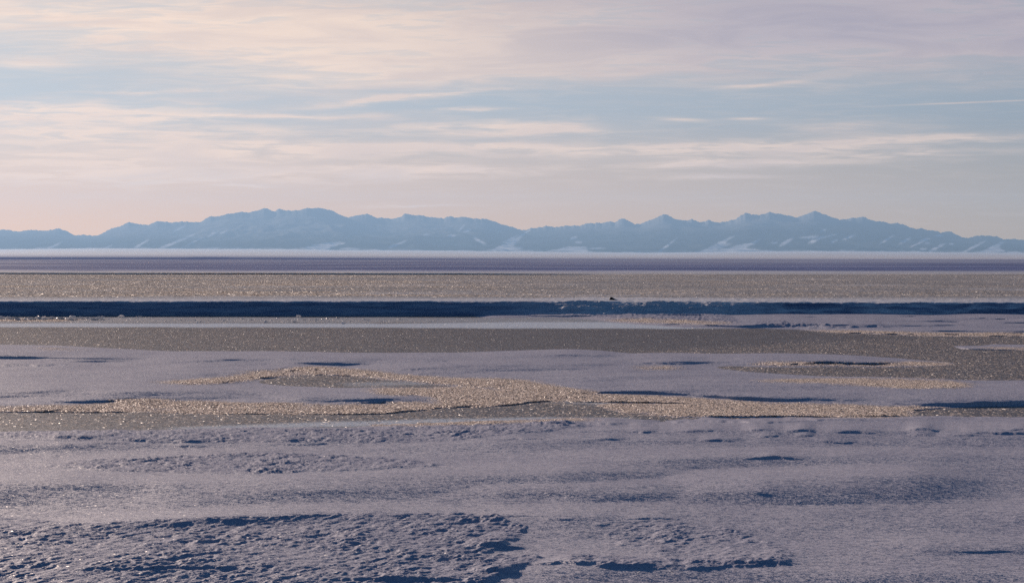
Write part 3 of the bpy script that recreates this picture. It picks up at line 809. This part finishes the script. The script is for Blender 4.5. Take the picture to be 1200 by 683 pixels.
# ------------------------------------------------------------------ sky
SKY_K = 0.05
w = bpy.data.worlds.new('World'); SC.world = w; w.use_nodes = True
n = NT(w.node_tree)
bg = w.node_tree.nodes['Background']
bg.inputs[1].default_value = SKY_K
sky = n.new('ShaderNodeTexSky', sky_type='NISHITA')
sky.sun_disc = False
sky.sun_elevation = math.radians(SUN_EL); sky.sun_rotation = math.radians(SUN_AZ)
sky.dust_density = 0.2; sky.ozone_density = 5.0; sky.air_density = 1.0
gen = n.new('ShaderNodeTexCoord').outputs['Generated']
sep = n.new('ShaderNodeSeparateXYZ'); n.l.new(gen, sep.inputs[0])
yy = n.math('MAXIMUM', sep.outputs[1], 0.02)
U0 = n.math('MULTIPLY', n.math('DIVIDE', sep.outputs[0], yy), FPX / 100.0)      # sideways, hundreds of photo columns from the middle
V0 = n.math('MULTIPLY', n.math('DIVIDE', sep.outputs[2], yy), FPX / 100.0)      # upwards from the horizon
cmb = n.new('ShaderNodeCombineXYZ'); n.l.new(U0, cmb.inputs[0]); n.l.new(V0, cmb.inputs[1])
st = n.vmath('MULTIPLY', cmb.outputs[0], (0.30, 1.6, 1.0))
wrp = n.new('ShaderNodeSeparateColor'); n.l.new(n.noise(st, 1.3, 5.0, 0.6, out='Color'), wrp.inputs[0])
U = n.math('ADD', U0, n.math('MULTIPLY', n.math('SUBTRACT', wrp.outputs[0], 0.5), 1.6))
V = n.math('ADD', V0, n.math('MULTIPLY', n.math('SUBTRACT', wrp.outputs[1], 0.5), 0.34))

# node group for one streak of cirrus
g = bpy.data.node_groups.new('cirrus_streak', 'ShaderNodeTree')
for nm_ in ('U', 'V', 'CX', 'CY', 'L', 'W', 'Tilt', 'Amp', 'Sum'):
    g.interface.new_socket(nm_, in_out='INPUT', socket_type='NodeSocketFloat')
g.interface.new_socket('Out', in_out='OUTPUT', socket_type='NodeSocketFloat')
q = NT(g)
gi = q.new('NodeGroupInput').outputs; gout = q.new('NodeGroupOutput')
du = q.math('SUBTRACT', gi['U'], gi['CX'])
dv = q.math('SUBTRACT', q.math('SUBTRACT', gi['V'], gi['CY']), q.math('MULTIPLY', du, gi['Tilt']))
a = q.math('POWER', q.math('DIVIDE', du, gi['L']), 2.0)
b = q.math('POWER', q.math('DIVIDE', dv, gi['W']), 2.0)
e = q.math('EXPONENT', q.math('MULTIPLY', q.math('ADD', a, b), -1.0))
q.l.new(q.math('MULTIPLY_ADD', e, gi['Amp'], gi['Sum']), gout.inputs[0])


def streaks(lst, U=None, V=None):
    U = U or globals()['U']; V = V or globals()['V']
    s = None
    for cx, cy, hl, hw, tilt, amp in lst:
        nd = n.new('ShaderNodeGroup'); nd.node_tree = g
        n.l.new(U, nd.inputs['U']); n.l.new(V, nd.inputs['V'])
        for k, v in (('CX', (cx - 600) / 100), ('CY', (HY - cy) / 100), ('L', hl / 100), ('W', hw / 100), ('Tilt', tilt), ('Amp', amp)):
            nd.inputs[k].default_value = v
        if s is None:
            nd.inputs['Sum'].default_value = 0.0
        else:
            n.l.new(s, nd.inputs['Sum'])
        s = nd.outputs[0]
    return s


# cirrus and cirrostratus, where they stand over the horizon (photo columns and rows)
deck = streaks([
    (100, 20, 340, 36, -.02, .75), (430, 52, 280, 34, -.02, .82), (800, 25, 440, 52, .03, 1.05), (1100, 40, 280, 48, .05, .95), (400, 90, 170, 20, .04, .55), (620, 80, 190, 18, .05, .45), (30, 74, 70, 7, .0, .5),
])
cl = streaks([
    (90, 130, 150, 11, .02, .9), (60, 152, 170, 12, .02, .75), (290, 136, 140, 3.6, .01, .8), (240, 157, 170, 7, .03, .55), (170, 105, 60, 2.4, .02, .5), (190, 178, 280, 10, .02, .55), (520, 172, 330, 7, .0, .60), (150, 202, 230, 16, .0, .85),
    (575, 148, 110, 6.5, -.02, .9), (640, 152, 60, 3, 0, .5), (470, 116, 95, 3.2, .06, .75), (560, 129, 30, 1.8, 0, .5), 
    (930, 168, 190, 9, .03, .55), (1000, 148, 60, 9, .0, .40), (860, 190, 160, 5, .03, .75), (1080, 164, 140, 4, .02, .60), (1060, 178, 90, 2.6, .02, .4), (480, 202, 130, 6, .0, .65), (270, 220, 40, 1.8, .0, .4), (820, 206, 80, 3.5, .0, .4), (490, 243, 60, 2.2, .0, .45),
    (650, 178, 500, 9, .0, .30), (320, 190, 400, 40, .0, .12),
])
thin = streaks([(800, 140.5, 28, 2.0, -.04, .75), (876, 139.5, 22, 1.6, 0, .75), (895, 100, 55, 2.4, .09, .6), (860, 101.5, 25, 1.8, .03, .4), (1150, 120, 95, 1.0, .04, .8)], U0, V0)
fib = n.noise(n.vmath('MULTIPLY', cmb.outputs[0], (0.55, 6.0, 1.0)), 2.2, 6.0, 0.62, dist=0.6)
wis = n.noise(n.vmath('MULTIPLY', cmb.outputs[0], (0.28, 1.9, 1.0)), 1.7, 6.0, 0.6, dist=0.8)
tex = n.math('ADD', n.ramp(fib, 0.36, 0.62, 0.0, 0.65), n.ramp(wis, 0.36, 0.62, 0.1, 0.75))
C = n.math('MULTIPLY', cl, n.math('ADD', n.math('MULTIPLY', tex, 1.35), 0.05))
C = n.math('MULTIPLY_ADD', deck, n.math('ADD', n.math('MULTIPLY', tex, 0.6), 0.44), C)
C = n.math('ADD', C, n.math('MULTIPLY', n.ramp(fib, 0.45, 0.75), 0.14))
C = n.math('MULTIPLY_ADD', thin, n.ramp(fib, 0.25, 0.6, 0.55, 1.0), C)
C = n.math('MINIMUM', C, 1.0)
front = n.math('MULTIPLY', n.ramp(sep.outputs[1], 0.35, 0.8), n.ramp(V0, 9.0, 3.5))
C = n.math('MULTIPLY', C, front)

K = 0.80 / SKY_K
def c3(r, g_, b_):
    return (r * K, g_ * K, b_ * K, 1)


side = n.ramp(U0, -6.5, 6.5, interp='LINEAR')
ccol = n.mix(side, c3(1.04, .78, .60), c3(.72, .57, .47))
ccol = n.mix(n.math('MULTIPLY', n.ramp(V0, 1.9, 0.6), n.ramp(U0, 6.5, -5.0, 0.35, 0.9)), ccol, c3(1.05, .66, .38))
shade = n.ramp(V0, 1.6, 2.7)
ccol = n.mix(n.math('MULTIPLY', shade, n.ramp(U0, -2.5, 3.5)), ccol, c3(.49, .42, .45))
ccol = n.mix(n.math('MULTIPLY', n.ramp(wis, 0.38, 0.66), 1.0), ccol, n.mix(1.0, ccol, (.84, .86, .92, 1), 'MULTIPLY'))
# thin veil that evens the clear sky in front
veil = n.mix(side, c3(.58, .585, .60), c3(.29, .335, .39))
warm = n.mix(side, c3(1.22, .50, .04), c3(.52, .30, .08))
veil = n.mix(n.ramp(V0, 1.9, 0.2), veil, warm)
base = n.mix(n.math('MULTIPLY', front, 0.85), sky.outputs[0], veil)
n.l.new(n.mix(C, base, ccol), bg.inputs[0])

# ------------------------------------------------------------------ camera and output
cam = bpy.data.cameras.new('camera'); co = bpy.data.objects.new('camera', cam); COL.objects.link(co)
cam.sensor_fit = 'HORIZONTAL'; cam.sensor_width = 36.0
cam.lens = 36.0 * FPX / 1200.0
cam.clip_start = 0.5; cam.clip_end = 150000.0
co.location = (0, 0, CAM_H); co.rotation_euler = (math.pi / 2 - PITCH, 0, 0)
SC.camera = co
SC.render.engine = 'CYCLES'
SC.view_settings.view_transform = 'Standard'
try:
    SC.view_settings.look = 'None'
except TypeError:
    pass
SC.view_settings.exposure = 0.35; SC.view_settings.gamma = 1.0; SC.view_settings.use_curve_mapping = False
SC.cycles.max_bounces = 6; SC.cycles.diffuse_bounces = 2; SC.cycles.glossy_bounces = 2; SC.cycles.volume_bounces = 0
SC.cycles.use_denoising = False
SC.cycles.use_light_tree = False
w.cycles.sampling_method = 'NONE'
SC.cycles.sample_clamp_indirect = 4.0
